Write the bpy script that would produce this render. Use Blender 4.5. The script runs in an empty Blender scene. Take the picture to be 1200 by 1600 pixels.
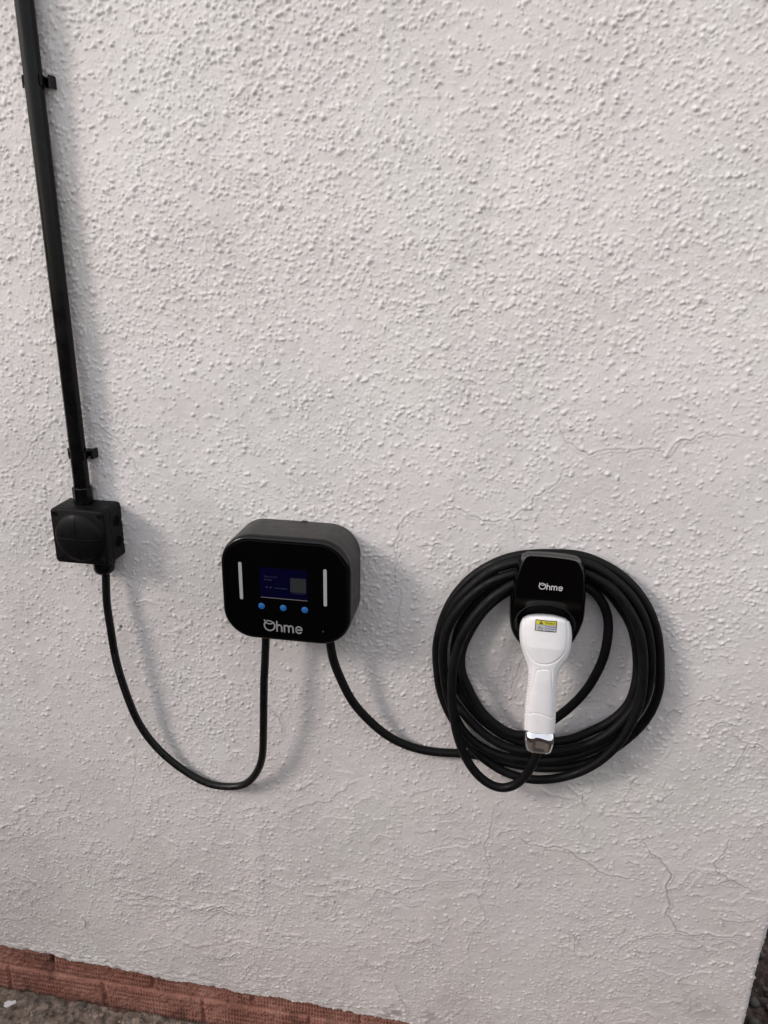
import bpy, bmesh, math, random
import numpy as np
from mathutils import Vector, Matrix
from mathutils.bvhtree import BVHTree
random.seed(4)
rng = np.random.default_rng(11)
S = bpy.context.scene
C = S.collection

# ------------------------------------------------------------------ camera
# world: wall face = plane y=0, x along the wall, z up, ground z=0 (metres)
FPX, DIST, CAMZ = 1188.0, 1.084, 1.56
MR = Matrix(((0.98653974, -0.06808038, 0.14867553),
             (0.16274184, 0.3200835, -0.93330683),
             (0.0159513, 0.94494001, 0.32685462)))
cam = bpy.data.cameras.new('camera'); camo = bpy.data.objects.new('camera', cam); C.objects.link(camo)
camo.matrix_world = Matrix.Translation((0, -DIST, CAMZ)) @ MR.to_4x4()
cam.sensor_fit = 'VERTICAL'; cam.sensor_height = 36; cam.lens = FPX / 1600 * 36
cam.clip_start = 0.02; cam.clip_end = 400
S.camera = camo

# ------------------------------------------------------------------ light
SUN = Vector((-0.145, -0.100, 0.092)).normalized()
w = bpy.data.worlds.new('World'); S.world = w; w.use_nodes = True
nt = w.node_tree; bg = nt.nodes['Background']
sky = nt.nodes.new('ShaderNodeTexSky'); sky.sky_type = 'NISHITA'; sky.sun_disc = False
sky.sun_elevation = math.asin(SUN.z); sky.sun_rotation = math.atan2(SUN.x, SUN.y)
sky.air_density = 1.0; sky.dust_density = 1.0; sky.ozone_density = 1.0
# high thin cloud over most of the sky
tcw = nt.nodes.new('ShaderNodeTexCoord'); cn = nt.nodes.new('ShaderNodeTexNoise'); cn.inputs['Scale'].default_value = 2.2; cn.inputs['Detail'].default_value = 6
cm = nt.nodes.new('ShaderNodeMapRange'); cm.inputs[1].default_value = .35; cm.inputs[2].default_value = .65; cm.inputs[3].default_value = .55; cm.inputs[4].default_value = .85
cmix = nt.nodes.new('ShaderNodeMix'); cmix.data_type = 'RGBA'; cmix.inputs[7].default_value = (4.3, 4.1, 3.98, 1)
nt.links.new(tcw.outputs['Generated'], cn.inputs['Vector']); nt.links.new(cn.outputs[0], cm.inputs[0]); nt.links.new(cm.outputs[0], cmix.inputs[0])
nt.links.new(sky.outputs[0], cmix.inputs[6]); nt.links.new(cmix.outputs[2], bg.inputs[0]); bg.inputs[1].default_value = 0.15
sl = bpy.data.lights.new('sun', 'SUN'); sl.energy = 0.78; sl.angle = math.radians(13); sl.color = (1.0, 0.905, 0.855)
so = bpy.data.objects.new('sun', sl); C.objects.link(so); so.rotation_euler = SUN.to_track_quat('Z', 'Y').to_euler()
so.location = SUN * 5
S.view_settings.view_transform = 'Standard'; S.view_settings.look = 'None'
S.view_settings.exposure = 1.05; S.view_settings.gamma = 1
S.render.engine = 'CYCLES'

# ------------------------------------------------------------------ helpers
def at(px, py, h=0.0):
    """point at height h off the wall plane that the photograph shows at (px, py)"""
    d = MR @ Vector((px - 600, 800 - py, -FPX)); t = (DIST - h) / d.y
    return Vector((d.x * t, -h, d.z * t + CAMZ))

def tag(o, label=None, cat=None, group=None, kind=None):
    if label: o['label'] = label
    if cat: o['category'] = cat
    if group: o['group'] = group
    if kind: o['kind'] = kind
    return o

def empty(name, loc, label, cat, group=None):
    o = bpy.data.objects.new(name, None); C.objects.link(o); o.location = loc; o.empty_display_size = .02
    return tag(o, label, cat, group)

def link(name, me, mat, parent=None, smooth=True):
    """mesh given in world coordinates; kept there under its parent"""
    o = bpy.data.objects.new(name, me); C.objects.link(o)
    if mat: me.materials.append(mat)
    if parent is not None:
        o.parent = parent
        wl = Vector((0, 0, 0)); p = parent
        while p is not None: wl = wl + p.location; p = p.parent
        me.transform(Matrix.Translation(-wl))
    else:
        c = sum((Vector(v.co) for v in list(me.vertices)[:1]), Vector())
        me.transform(Matrix.Translation(-c)); o.location = c
    if smooth: me.shade_smooth()
    return o

def mesh(verts, faces):
    me = bpy.data.meshes.new('m'); me.from_pydata([tuple(v) for v in verts], [], faces); me.update(); return me

def grid_mesh(P):
    """P: (rows, cols, 3) array -> quads"""
    r, c = P.shape[:2]
    me = bpy.data.meshes.new('m'); me.vertices.add(r * c); me.vertices.foreach_set('co', P.reshape(-1).astype(np.float32))
    i = np.arange(r * c).reshape(r, c)
    q = np.stack([i[:-1, :-1], i[:-1, 1:], i[1:, 1:], i[1:, :-1]], -1).reshape(-1, 4)
    n = len(q); me.loops.add(n * 4); me.polygons.add(n)
    me.loops.foreach_set('vertex_index', q.reshape(-1).astype(np.int32))
    me.polygons.foreach_set('loop_start', (np.arange(n) * 4).astype(np.int32))
    me.polygons.foreach_set('loop_total', np.full(n, 4, np.int32))
    me.update(calc_edges=True); return me

def set_attr(me, name, arr):
    a = me.attributes.new(name, 'FLOAT', 'POINT'); a.data.foreach_set('value', arr.reshape(-1).astype(np.float32))

def catmull(pts, n=10):
    P = [Vector(p) for p in pts]; P = [P[0] * 2 - P[1]] + P + [P[-1] * 2 - P[-2]]; out = []
    for i in range(1, len(P) - 2):
        a, b, c, d = P[i - 1:i + 3]
        for k in range(n):
            t = k / n
            out.append(.5 * ((2 * b) + (c - a) * t + (2 * a - 5 * b + 4 * c - d) * t * t + (3 * b - a - 3 * c + d) * t ** 3))
    out.append(P[-2]); return out

def relax(pts, it=2):
    for _ in range(it):
        pts = [pts[0]] + [(pts[i - 1] + pts[i] * 2 + pts[i + 1]) / 4 for i in range(1, len(pts) - 1)] + [pts[-1]]
    return pts

def tube(path, r, sides=20, bm=None):
    vs, fs = [], []
    t = (path[1] - path[0]).normalized(); up = Vector((0, 1, 0))
    if abs(t.dot(up)) > .9: up = Vector((1, 0, 0))
    nrm = (up - t * up.dot(t)).normalized()
    for i, p in enumerate(path):
        a = path[max(0, i - 1)]; b = path[min(len(path) - 1, i + 1)]
        t = (b - a).normalized(); nrm = (nrm - t * nrm.dot(t)).normalized(); bi = t.cross(nrm)
        rr = r[i] if isinstance(r, (list, tuple)) else r
        for k in range(sides):
            an = 2 * math.pi * k / sides; vs.append(p + (nrm * math.cos(an) + bi * math.sin(an)) * rr)
    for i in range(len(path) - 1):
        for k in range(sides):
            k2 = (k + 1) % sides; fs.append((i * sides + k, i * sides + k2, (i + 1) * sides + k2, (i + 1) * sides + k))
    fs.append(tuple(range(sides))[::-1]); n0 = (len(path) - 1) * sides; fs.append(tuple(n0 + k for k in range(sides)))
    return vs, fs

def merge(*vf):
    V, F = [], []
    for v, f in vf:
        o = len(V); V += list(v); F += [tuple(i + o for i in q) for q in f]
    return V, F

def rrect(w, h, r, n=10):
    pts = []
    for cx, cz, a0 in ((w / 2 - r, h / 2 - r, 0), (-w / 2 + r, h / 2 - r, 90), (-w / 2 + r, -h / 2 + r, 180), (w / 2 - r, -h / 2 + r, 270)):
        for k in range(n + 1):
            a = math.radians(a0 + 90 * k / n); pts.append((cx + r * math.cos(a), cz + r * math.sin(a)))
    return pts

def loft(c, rings, cap0=True, cap1=True):
    """rings: list of (outline [(x,z)], depth off the wall) about centre c=(x,z); y = -depth"""
    vs, fs = [], []; n = len(rings[0][0])
    for o, d in rings:
        for x, z in o: vs.append(Vector((c[0] + x, -d, c[1] + z)))
    for i in range(len(rings) - 1):
        for k in range(n):
            k2 = (k + 1) % n; fs.append((i * n + k, (i + 1) * n + k, (i + 1) * n + k2, i * n + k2))
    if cap0: fs.append(tuple(range(n)))
    if cap1: fs.append(tuple((len(rings) - 1) * n + k for k in range(n))[::-1])
    return vs, fs

def revolve(c, axis, prof, sides=24, flat=None):
    """prof: (radius, distance along axis)"""
    axis = Vector(axis).normalized(); up = Vector((0, 0, 1)) if abs(axis.z) < .9 else Vector((0, 1, 0))
    a = (up - axis * up.dot(axis)).normalized(); b = axis.cross(a); vs, fs = [], []; c = Vector(c)
    for r, d in prof:
        for k in range(sides):
            an = 2 * math.pi * (k + .5) / sides; vs.append(c + axis * d + (a * math.cos(an) + b * math.sin(an)) * r)
    for i in range(len(prof) - 1):
        for k in range(sides):
            k2 = (k + 1) % sides; fs.append((i * sides + k, i * sides + k2, (i + 1) * sides + k2, (i + 1) * sides + k))
    fs.append(tuple(range(sides))[::-1]); n0 = (len(prof) - 1) * sides; fs.append(tuple(n0 + k for k in range(sides)))
    return vs, fs

def box(x0, x1, y0, y1, z0, z1, bev=0.0):
    bm = bmesh.new(); bmesh.ops.create_cube(bm, size=1)
    for v in bm.verts: v.co = Vector(((x0 + x1) / 2 + v.co.x * (x1 - x0), (y0 + y1) / 2 + v.co.y * (y1 - y0), (z0 + z1) / 2 + v.co.z * (z1 - z0)))
    if bev: bmesh.ops.bevel(bm, geom=bm.edges[:], offset=bev, segments=3, affect='EDGES', profile=.7)
    bm.verts.index_update(); vs = [v.co.copy() for v in bm.verts]; fs = [tuple(v.index for v in f.verts) for f in bm.faces]; bm.free()
    return vs, fs

def sharp(o, ang=35):
    me = o.data; bm = bmesh.new(); bm.from_mesh(me)
    for e in bm.edges:
        e.smooth = not (len(e.link_faces) == 2 and e.calc_face_angle(0) > math.radians(ang))
    bm.to_mesh(me); bm.free(); return o

def put(name, vf, mat, parent=None, ang=35):
    o = link(name, mesh(*vf), mat, parent); bm = bmesh.new(); bm.from_mesh(o.data)
    bmesh.ops.recalc_face_normals(bm, faces=bm.faces[:]); bm.to_mesh(o.data); bm.free()
    return sharp(o, ang)

def stroke(pts, wd, segs=8):
    """flat ribbon with round caps in 2-D (x,z); returns list of (x,z) verts and faces"""
    P = [Vector((p[0], p[1])) for p in pts]; L, R = [], []
    for i, p in enumerate(P):
        t = (P[min(i + 1, len(P) - 1)] - P[max(i - 1, 0)]).normalized(); n = Vector((-t.y, t.x)) * wd / 2
        L.append(p + n); R.append(p - n)
    vs = L + R; m = len(P); fs = [(i, i + 1, m + i + 1, m + i) for i in range(m - 1)]
    for e, p, q in ((0, P[0], P[1]), (m - 1, P[-1], P[-2])):
        t = (p - q).normalized(); n = Vector((-t.y, t.x)); c = len(vs); vs.append(p.copy()); s0 = len(vs)
        for k in range(segs + 1):
            a = math.pi * k / segs; vs.append(p + (n * math.cos(a) + t * math.sin(a)) * wd / 2)
        for k in range(segs): fs.append((c, s0 + k, s0 + k + 1))
    return vs, fs

def arc(cx, cz, rx, rz, a0, a1, n=24, rot=0):
    out = []; cr, sr = math.cos(math.radians(rot)), math.sin(math.radians(rot))
    for k in range(n + 1):
        a = math.radians(a0 + (a1 - a0) * k / n); x, z = rx * math.cos(a), rz * math.sin(a)
        out.append((cx + x * cr - z * sr, cz + x * sr + z * cr))
    return out

def flat_to_world(vf, y_of):
    return [Vector((v[0], y_of(v[0], v[1]), v[1])) for v in vf[0]], vf[1]

def text2d(body, size):
    cu = bpy.data.curves.new('t', 'FONT'); cu.body = body; cu.size = size; cu.resolution_u = 3
    o = bpy.data.objects.new('t', cu); C.objects.link(o); bpy.context.view_layer.update()
    me = o.to_mesh(); vs = [Vector((v.co.x, v.co.y)) for v in me.vertices]; fs = [tuple(p.vertices) for p in me.polygons]
    o.to_mesh_clear(); bpy.data.objects.remove(o); bpy.data.curves.remove(cu); return vs, fs

def shift2(vf, dx, dz, s=1.0): return [Vector((v[0] * s + dx, v[1] * s + dz)) for v in vf[0]], vf[1]

# ------------------------------------------------------------------ materials
def mat(name, col, rough=.5, spec=.5, metal=0, bump=None, coat=0, emit=None, noise=None):
    m = bpy.data.materials.new(name); m.use_nodes = True; t = m.node_tree; b = t.nodes['Principled BSDF']
    b.inputs['Base Color'].default_value = (*col, 1); b.inputs['Roughness'].default_value = rough
    b.inputs['Specular IOR Level'].default_value = spec; b.inputs['Metallic'].default_value = metal
    b.inputs['Coat Weight'].default_value = coat; b.inputs['Coat Roughness'].default_value = .05
    tc = t.nodes.new('ShaderNodeTexCoord')
    if noise:   # (scale, amount) : colour and roughness mottling
        n = t.nodes.new('ShaderNodeTexNoise'); n.inputs['Scale'].default_value = noise[0]; n.inputs['Detail'].default_value = 6
        t.links.new(tc.outputs['Object'], n.inputs['Vector'])
        mr = t.nodes.new('ShaderNodeMapRange'); mr.inputs[1].default_value = .3; mr.inputs[2].default_value = .7
        mr.inputs[3].default_value = 1 - noise[1]; mr.inputs[4].default_value = 1 + noise[1]; t.links.new(n.outputs[0], mr.inputs[0])
        vm = t.nodes.new('ShaderNodeVectorMath'); vm.operation = 'SCALE'; vm.inputs[0].default_value = col
        t.links.new(mr.outputs[0], vm.inputs['Scale']); t.links.new(vm.outputs[0], b.inputs['Base Color'])
        mm = t.nodes.new('ShaderNodeMath'); mm.operation = 'MULTIPLY'; mm.inputs[1].default_value = rough
        t.links.new(mr.outputs[0], mm.inputs[0]); t.links.new(mm.outputs[0], b.inputs['Roughness'])
    if bump:    # (scale, distance)
        n = t.nodes.new('ShaderNodeTexNoise'); n.inputs['Scale'].default_value = bump[0]; n.inputs['Detail'].default_value = 5
        t.links.new(tc.outputs['Object'], n.inputs['Vector'])
        bp = t.nodes.new('ShaderNodeBump'); bp.inputs['Distance'].default_value = bump[1]
        t.links.new(n.outputs[0], bp.inputs['Height']); t.links.new(bp.outputs[0], b.inputs['Normal'])
    if emit:
        b.inputs['Emission Color'].default_value = (*emit[:3], 1); b.inputs['Emission Strength'].default_value = emit[3]
    return m

M = dict(
    gloss=mat('gloss_black', (.001, .001, .0012), .07, .16),
    glossedge=mat('gloss_black_edge', (.002, .002, .002), .20, .32),
    plastic=mat('moulded_black_plastic', (.030, .0285, .0275), .5, .33, bump=(900, .00015), noise=(60, .18)),
    jbox=mat('matt_black_plastic', (.003, .003, .003), .48, .15, bump=(1500, .0001), noise=(80, .2)),
    pvc=mat('black_pvc', (.002, .002, .0024), .27, .20, noise=(45, .3)),
    rubber=mat('black_rubber', (.0034, .0034, .0038), .55, .19, bump=(1200, .00012), noise=(70, .25)),
    sheath=mat('black_cable_sheath', (.003, .003, .003), .38, .3, noise=(60, .2)),
    white=mat('white_handle_plastic', (.83, .825, .825), .28, .5, noise=(90, .02)),
    chrome=mat('chrome', (.66, .67, .69), .07, .5, 1.0),
    lightbar=mat('frosted_light_bar', (.33, .33, .335), .5),
    logo=mat('silver_grey_lettering', (.24, .24, .24), .5),
    logow=mat('white_lettering', (.60, .60, .60), .5),
    blue=mat('blue_button', (.012, .105, .33), .5),
    screen=mat('lcd_screen', (.001, .001, .012), .15, .2, emit=(.0, .0, .010, .12)),
    scrtext=mat('lcd_dim_text', (.012, .012, .025), .4, emit=(.10, .11, .2, .06)),
    scrpanel=mat('lcd_dim_panel', (.008, .009, .010), .4, emit=(.2, .23, .25, .02)),
    scredge=mat('screen_edge', (.16, .15, .14), .3),
    ink=mat('black_ink', (.01, .01, .01), .6),
    yellow=mat('yellow_label', (.62, .56, .05), .4),
    greyl=mat('grey_label', (.45, .47, .46), .4),
    bluel=mat('pale_blue_label', (.46, .48, .56), .4),
    print=mat('faded_cable_print', (.07, .07, .07), .6),
    steel=mat('dull_screw', (.03, .03, .03), .4, metal=.6),
    chip=mat('white_paint_chip', (.62, .62, .63), .6, bump=(300, .0005)),
)

# wall paint
def wall_mat():
    m = bpy.data.materials.new('masonry_paint'); m.use_nodes = True; t = m.node_tree; N = t.nodes; L = t.links; b = N['Principled BSDF']
    b.inputs['Roughness'].default_value = .55; b.inputs['Specular IOR Level'].default_value = .35
    tc = N.new('ShaderNodeTexCoord')
    def noise(s, d=4, r=.5):
        n = N.new('ShaderNodeTexNoise'); n.inputs['Scale'].default_value = s; n.inputs['Detail'].default_value = d; n.inputs['Roughness'].default_value = r
        L.new(tc.outputs['Object'], n.inputs['Vector']); return n
    cr = N.new('ShaderNodeValToRGB'); e = cr.color_ramp.elements
    e[0].position = .35; e[0].color = (.70, .670, .655, 1); e[1].position = .65; e[1].color = (.70, .688, .662, 1)
    x = e.new(.5); x.color = (.705, .676, .664, 1)
    L.new(noise(3.5, 3).outputs[0], cr.inputs[0])
    cr2 = N.new('ShaderNodeValToRGB'); e = cr2.color_ramp.elements
    e[0].position = .3; e[0].color = (.93, .93, .93, 1); e[1].position = .7; e[1].color = (1, 1, 1, 1)
    L.new(noise(40, 6, .65).outputs[0], cr2.inputs[0])
    mx = N.new('ShaderNodeMix'); mx.data_type = 'RGBA'; mx.blend_type = 'MULTIPLY'; mx.inputs[0].default_value = 1
    L.new(cr.outputs[0], mx.inputs[6]); L.new(cr2.outputs[0], mx.inputs[7])
    at_ = N.new('ShaderNodeAttribute'); at_.attribute_name = 'dirt'
    mx2 = N.new('ShaderNodeMix'); mx2.data_type = 'RGBA'; mx2.inputs[7].default_value = (.10, .075, .06, 1)
    L.new(at_.outputs['Fac'], mx2.inputs[0]); L.new(mx.outputs[2], mx2.inputs[6]); L.new(mx2.outputs[2], b.inputs['Base Color'])
    bp = N.new('ShaderNodeBump'); bp.inputs['Distance'].default_value = .0011; bp.inputs['Strength'].default_value = .6
    L.new(noise(520, 3, .7).outputs[0], bp.inputs['Height']); L.new(bp.outputs[0], b.inputs['Normal'])
    return m

def brick_mat():
    m = bpy.data.materials.new('red_painted_brick'); m.use_nodes = True; t = m.node_tree; N = t.nodes; L = t.links; b = N['Principled BSDF']
    b.inputs['Roughness'].default_value = .8; b.inputs['Specular IOR Level'].default_value = .3
    tc = N.new('ShaderNodeTexCoord')
    n = N.new('ShaderNodeTexNoise'); n.inputs['Scale'].default_value = 14; n.inputs['Detail'].default_value = 8; n.inputs['Roughness'].default_value = .65
    L.new(tc.outputs['Object'], n.inputs['Vector'])
    cr = N.new('ShaderNodeValToRGB'); e = cr.color_ramp.elements
    e[0].position = .32; e[0].color = (.24, .098, .072, 1); e[1].position = .7; e[1].color = (.44, .225, .175, 1)
    x = e.new(.5); x.color = (.32, .148, .112, 1); L.new(n.outputs[0], cr.inputs[0])
    a = N.new('ShaderNodeAttribute'); a.attribute_name = 'dirt'
    mx = N.new('ShaderNodeMix'); mx.data_type = 'RGBA'; mx.inputs[7].default_value = (.035, .025, .02, 1)
    L.new(a.outputs['Fac'], mx.inputs[0]); L.new(cr.outputs[0], mx.inputs[6]); L.new(mx.outputs[2], b.inputs['Base Color'])
    n2 = N.new('ShaderNodeTexNoise'); n2.inputs['Scale'].default_value = 500; n2.inputs['Detail'].default_value = 4
    L.new(tc.outputs['Object'], n2.inputs['Vector'])
    bp = N.new('ShaderNodeBump'); bp.inputs['Distance'].default_value = .0008; bp.inputs['Strength'].default_value = .6
    L.new(n2.outputs[0], bp.inputs['Height']); L.new(bp.outputs[0], b.inputs['Normal']); return m

def ground_mat():
    m = bpy.data.materials.new('stony_soil'); m.use_nodes = True; t = m.node_tree; N = t.nodes; L = t.links; b = N['Principled BSDF']
    b.inputs['Roughness'].default_value = .85; b.inputs['Specular IOR Level'].default_value = .3
    tc = N.new('ShaderNodeTexCoord')
    n = N.new('ShaderNodeTexNoise'); n.inputs['Scale'].default_value = 60; n.inputs['Detail'].default_value = 8; n.inputs['Roughness'].default_value = .7
    L.new(tc.outputs['Object'], n.inputs['Vector'])
    cr = N.new('ShaderNodeValToRGB'); e = cr.color_ramp.elements
    e[0].position = .35; e[0].color = (.09, .070, .055, 1); e[1].position = .72; e[1].color = (.38, .32, .26, 1)
    x = e.new(.55); x.color = (.20, .158, .128, 1); L.new(n.outputs[0], cr.inputs[0])
    v = N.new('ShaderNodeTexVoronoi'); v.inputs['Scale'].default_value = 90; L.new(tc.outputs['Object'], v.inputs['Vector'])
    mr = N.new('ShaderNodeMapRange'); mr.inputs[1].default_value = 0; mr.inputs[2].default_value = 1; mr.inputs[3].default_value = .6; mr.inputs[4].default_value = 1.5
    L.new(v.outputs['Color'], mr.inputs[0])
    vm = N.new('ShaderNodeVectorMath'); vm.operation = 'SCALE'; L.new(cr.outputs[0], vm.inputs[0]); L.new(mr.outputs[0], vm.inputs['Scale'])
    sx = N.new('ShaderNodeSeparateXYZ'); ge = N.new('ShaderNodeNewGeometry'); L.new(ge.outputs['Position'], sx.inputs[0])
    md = N.new('ShaderNodeMapRange'); md.inputs[1].default_value = .2; md.inputs[2].default_value = .5; L.new(sx.outputs[0], md.inputs[0])     # dark earth beyond the corner, its colour also deepened for the house's shade
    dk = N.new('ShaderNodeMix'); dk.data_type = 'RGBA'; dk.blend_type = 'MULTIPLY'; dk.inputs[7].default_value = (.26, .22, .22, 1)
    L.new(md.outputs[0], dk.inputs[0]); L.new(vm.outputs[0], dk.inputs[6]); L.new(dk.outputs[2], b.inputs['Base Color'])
    bp = N.new('ShaderNodeBump'); bp.inputs['Distance'].default_value = .003; L.new(n.outputs[0], bp.inputs['Height']); L.new(bp.outputs[0], b.inputs['Normal'])
    return m

# ------------------------------------------------------------------ noise rasters
class Field:
    def __init__(s, h, w, step): s.h, s.w, s.step = h, w, step; s.fy = np.fft.fftfreq(h)[:, None]; s.fx = np.fft.rfftfreq(w)[None, :]
    def gn(s, sig, sig2=None, ang=0.0):
        """unit-variance smooth noise; sig in metres"""
        a = sig / s.step; b = (sig2 or sig) / s.step; c, d = math.cos(ang), math.sin(ang)
        u = s.fx * c + s.fy * d; v = -s.fx * d + s.fy * c
        k = np.exp(-2 * np.pi ** 2 * ((u * a) ** 2 + (v * b) ** 2))
        z = np.fft.irfft2(np.fft.rfft2(rng.standard_normal((s.h, s.w))) * k, (s.h, s.w)); return (z - z.mean()) / z.std()
def sst(x, a, b): t = np.clip((x - a) / (b - a), 0, 1); return t * t * (3 - 2 * t)

# ------------------------------------------------------------------ rendered house wall
STEP = .00155
X0, XC, Z0, Z1 = -1.20, .5026, .10, 2.02           # detailed field; XC = corner of the house
RC, RET = .012, .10                                # corner rounding, detailed length of return
U1 = XC - RC + RC * math.pi / 2 + RET
us = np.arange(X0, U1, STEP); zs = np.arange(Z0, Z1, STEP)
nu, nz = len(us), len(zs); UU, ZZ = np.meshgrid(us, zs)
F = Field(nz, nu, STEP)
low = sst(-ZZ, -1.05, -.55)                        # 0 high up, 1 near the base: weathered zone
top = sst(ZZ, 1.15, 1.75)
H = .0016 * F.gn(.09) + .0007 * F.gn(.035)
dens = np.clip(.52 + .17 * F.gn(.05) + .14 * F.gn(.02) + .34 * top - .05 * low, .30, 1)
# pebble-dash bumps
B = np.zeros_like(H)
def bumps(n, r0, r1, h0, h1, pw=2.0, gate=0.0):
    cx = rng.integers(0, nu, n); cz = rng.integers(0, nz, n); keep = rng.random(n) < (dens[cz, cx] - gate) * 1.2
    cx, cz = cx[keep], cz[keep]; k = len(cx)
    r = r0 + (r1 - r0) * rng.random(k) ** pw; hh = (h0 + (h1 - h0) * rng.random(k) ** 1.5)
    an = rng.random(k) * np.pi; el = .72 + .4 * rng.random(k); px = rng.random(k) * .0015; pz = rng.random(k) * .0015
    for i in range(k):
        R = int(r[i] * 1.5 / STEP) + 1; a0, a1, b0, b1 = max(cz[i] - R, 0), min(cz[i] + R + 1, nz), max(cx[i] - R, 0), min(cx[i] + R + 1, nu)
        yy = (np.arange(a0, a1) - cz[i])[:, None] * STEP + pz[i]; xx = (np.arange(b0, b1) - cx[i])[None, :] * STEP + px[i]
        c, s = math.cos(an[i]), math.sin(an[i]); p = (xx * c + yy * s) / (r[i] * 1.0); q = (-xx * s + yy * c) / (r[i] * el[i])
        d2 = p * p + q * q; v = hh[i] * np.clip(1 - d2, 0, 1) ** .85
        B[a0:a1, b0:b1] = np.maximum(B[a0:a1, b0:b1], v) + .25 * np.minimum(B[a0:a1, b0:b1], v)
bumps(72000, .0016, .0033, .0007, .0019, 1.5)
bumps(6500, .0030, .0050, .0012, .0023, 1.8)
bumps(150000, .0011, .0019, .0003, .0010)
n1 = F.gn(.0019); grit = F.gn(.0011)
B *= np.clip(1 + .30 * F.gn(.0015), .3, 1.8)
B += .0004 * sst(n1, 1.2, 2.6) * dens
H += B * (1.05 + .22 * top - .20 * low) + .00005 * grit + .00013 * F.gn(.005)
D = np.zeros_like(H); crk = np.zeros_like(H)
# grainy, crinkled patches low on the wall: short ridges lying mostly across
rp = sst(F.gn(.035) + .4 * F.gn(.012), .0, 1.6)
for a_, am in ((8, .0007), (-22, .0006), (38, .0006)):
    r_ = F.gn(.0023, .0011, math.radians(a_)); H += am * .55 * sst(r_, .6, 2.2) * low * (.25 + .75 * rp) * sst(F.gn(.02), -.6, .8)
# lifted paint flakes: a step along part of a slow contour
for sg, lv, amp in ((.030, .7, .0009), (.045, -.3, .0009), (.022, 1.4, .0008), (.018, .2, .0007), (.026, -.8, .0009)):
    n = F.gn(sg, sg * .6, math.radians(15)) + .10 * F.gn(.006) + .05 * F.gn(.0022); gm = np.hypot(*np.gradient(n)) + 1e-6
    d = (n - lv) / gm * STEP; wgt = low * sst(F.gn(.03), .6, 1.3)
    H += 1.3 * amp * wgt * np.where(d > 0, np.exp(-d / .007), 0)
# cracks traced off the wall (photo pixels -> metres on the wall plane)
CR = [([(897,607),(870,647),(875,670),(895,695),(920,712),(960,702),(1000,702),(1042,712),(1065,687),(1100,675),(1150,682),(1200,695)],.8),
 ([(912,712),(880,735),(855,765),(825,792),(797,810),(800,860)],.7),([(682,787),(725,800),(765,815),(792,816)],.8),
 ([(675,782),(645,800),(622,825),(617,850),(622,880),(626,920),(625,960),(622,985),(595,990),(588,996)],.8),([(562,869),(590,869),(617,866)],.8),
 ([(0,745),(50,700),(100,655)],.6),([(130,655),(172,680),(210,720),(228,745)],1.0),([(207,1130),(213,1200),(212,1270),(190,1330),(187,1400),(183,1450)],.6),
 ([(185,1398),(250,1405),(300,1425),(330,1418),(375,1430)],1.3),([(400,1240),(410,1300),(410,1370),(400,1430),(398,1480)],.6),
 ([(772,1242),(767,1290),(759,1325),(757,1385),(759,1435),(737,1472),(750,1525)],.8),([(600,1397),(650,1387),(700,1377),(755,1372)],.8),
 ([(807,1300),(820,1314),(865,1320),(900,1337),(930,1357),(970,1370),(1020,1369)],1.2),
 ([(1002,1290),(1012,1325),(1025,1337),(1050,1365),(1042,1400),(1040,1430),(1057,1455),(1100,1460),(1150,1462),(1195,1472)],1.4),
 ([(962,1495),(1000,1462),(1030,1460),(1057,1455)],.9),([(1140,1300),(1135,1325),(1115,1347),(1120,1362),(1155,1382),(1197,1397)],1.1),
 ([(1135,1140),(1160,1160),(1187,1165),(1200,1175)],1.0),([(1172,1162),(1157,1185),(1142,1207)],.9),([(828,1010),(812,1040),(800,1070),(792,1090),(793,1130)],.7),
 ([(217,907),(215,930),(210,942),(228,939),(257,952)],1.0),([(415,1105),(437,1125),(440,1150)],1.1),([(20,1360),(65,1385)],1.1),
 ([(880,1225),(910,1240),(915,1260)],1.1),([(1002,1205),(975,1245),(985,1270)],.7),([(785,172),(800,200),(817,227)],.6),
 ([(742,400),(760,420),(762,445),(757,475)],.8),([(647,482),(690,475)],.9),([(695,500),(720,475)],.6),([(650,852),(672,852),(690,850)],1.1),
 ([(310,1425),(345,1418),(372,1430)],1.8),([(128,1432),(134,1440),(137,1455)],2.2),([(615,1530),(625,1560),(640,1590)],1.3),([(320,1490),(345,1500),(375,1490)],1.5),
 ([(1135,1100),(1110,1085),(1050,1110),(1030,1125)],.7),([(540,690),(545,668),(538,655)],.6),([(100,1120),(115,1145),(118,1170)],.5)]
PEEL = [[(130,1330),(142,1332),(147,1315)],[(20,1360),(45,1375),(70,1385)],[(30,1405),(42,1387)],[(0,1400),(10,1405),(17,1425)],[(195,1415),(225,1417)],[(305,1422),(320,1417),(350,1425),(375,1430)],
 [(318,1490),(340,1496),(352,1482)],[(425,1455),(450,1462),(475,1460)],[(185,1398),(230,1402),(262,1408),(290,1422)],[(560,1500),(590,1510),(612,1502)],[(270,1465),(300,1478),(330,1476)],[(60,1530),(84,1520)],
 [(330,1315),(350,1322),(362,1318)],[(255,1310),(275,1318)],[(470,1395),(500,1402),(520,1396)],[(830,1225),(860,1240),(905,1250)],[(1055,1455),(1075,1462),(1095,1456)],[(640,1470),(670,1465),(690,1478)],[(880,1480),(905,1495),(930,1490)],
 [(350,1400),(375,1392)],[(25,1265),(40,1260),(46,1272)],[(715,1400),(740,1392),(752,1400)]]
CR += [(p, .30, 1.5) for p in PEEL]
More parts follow.
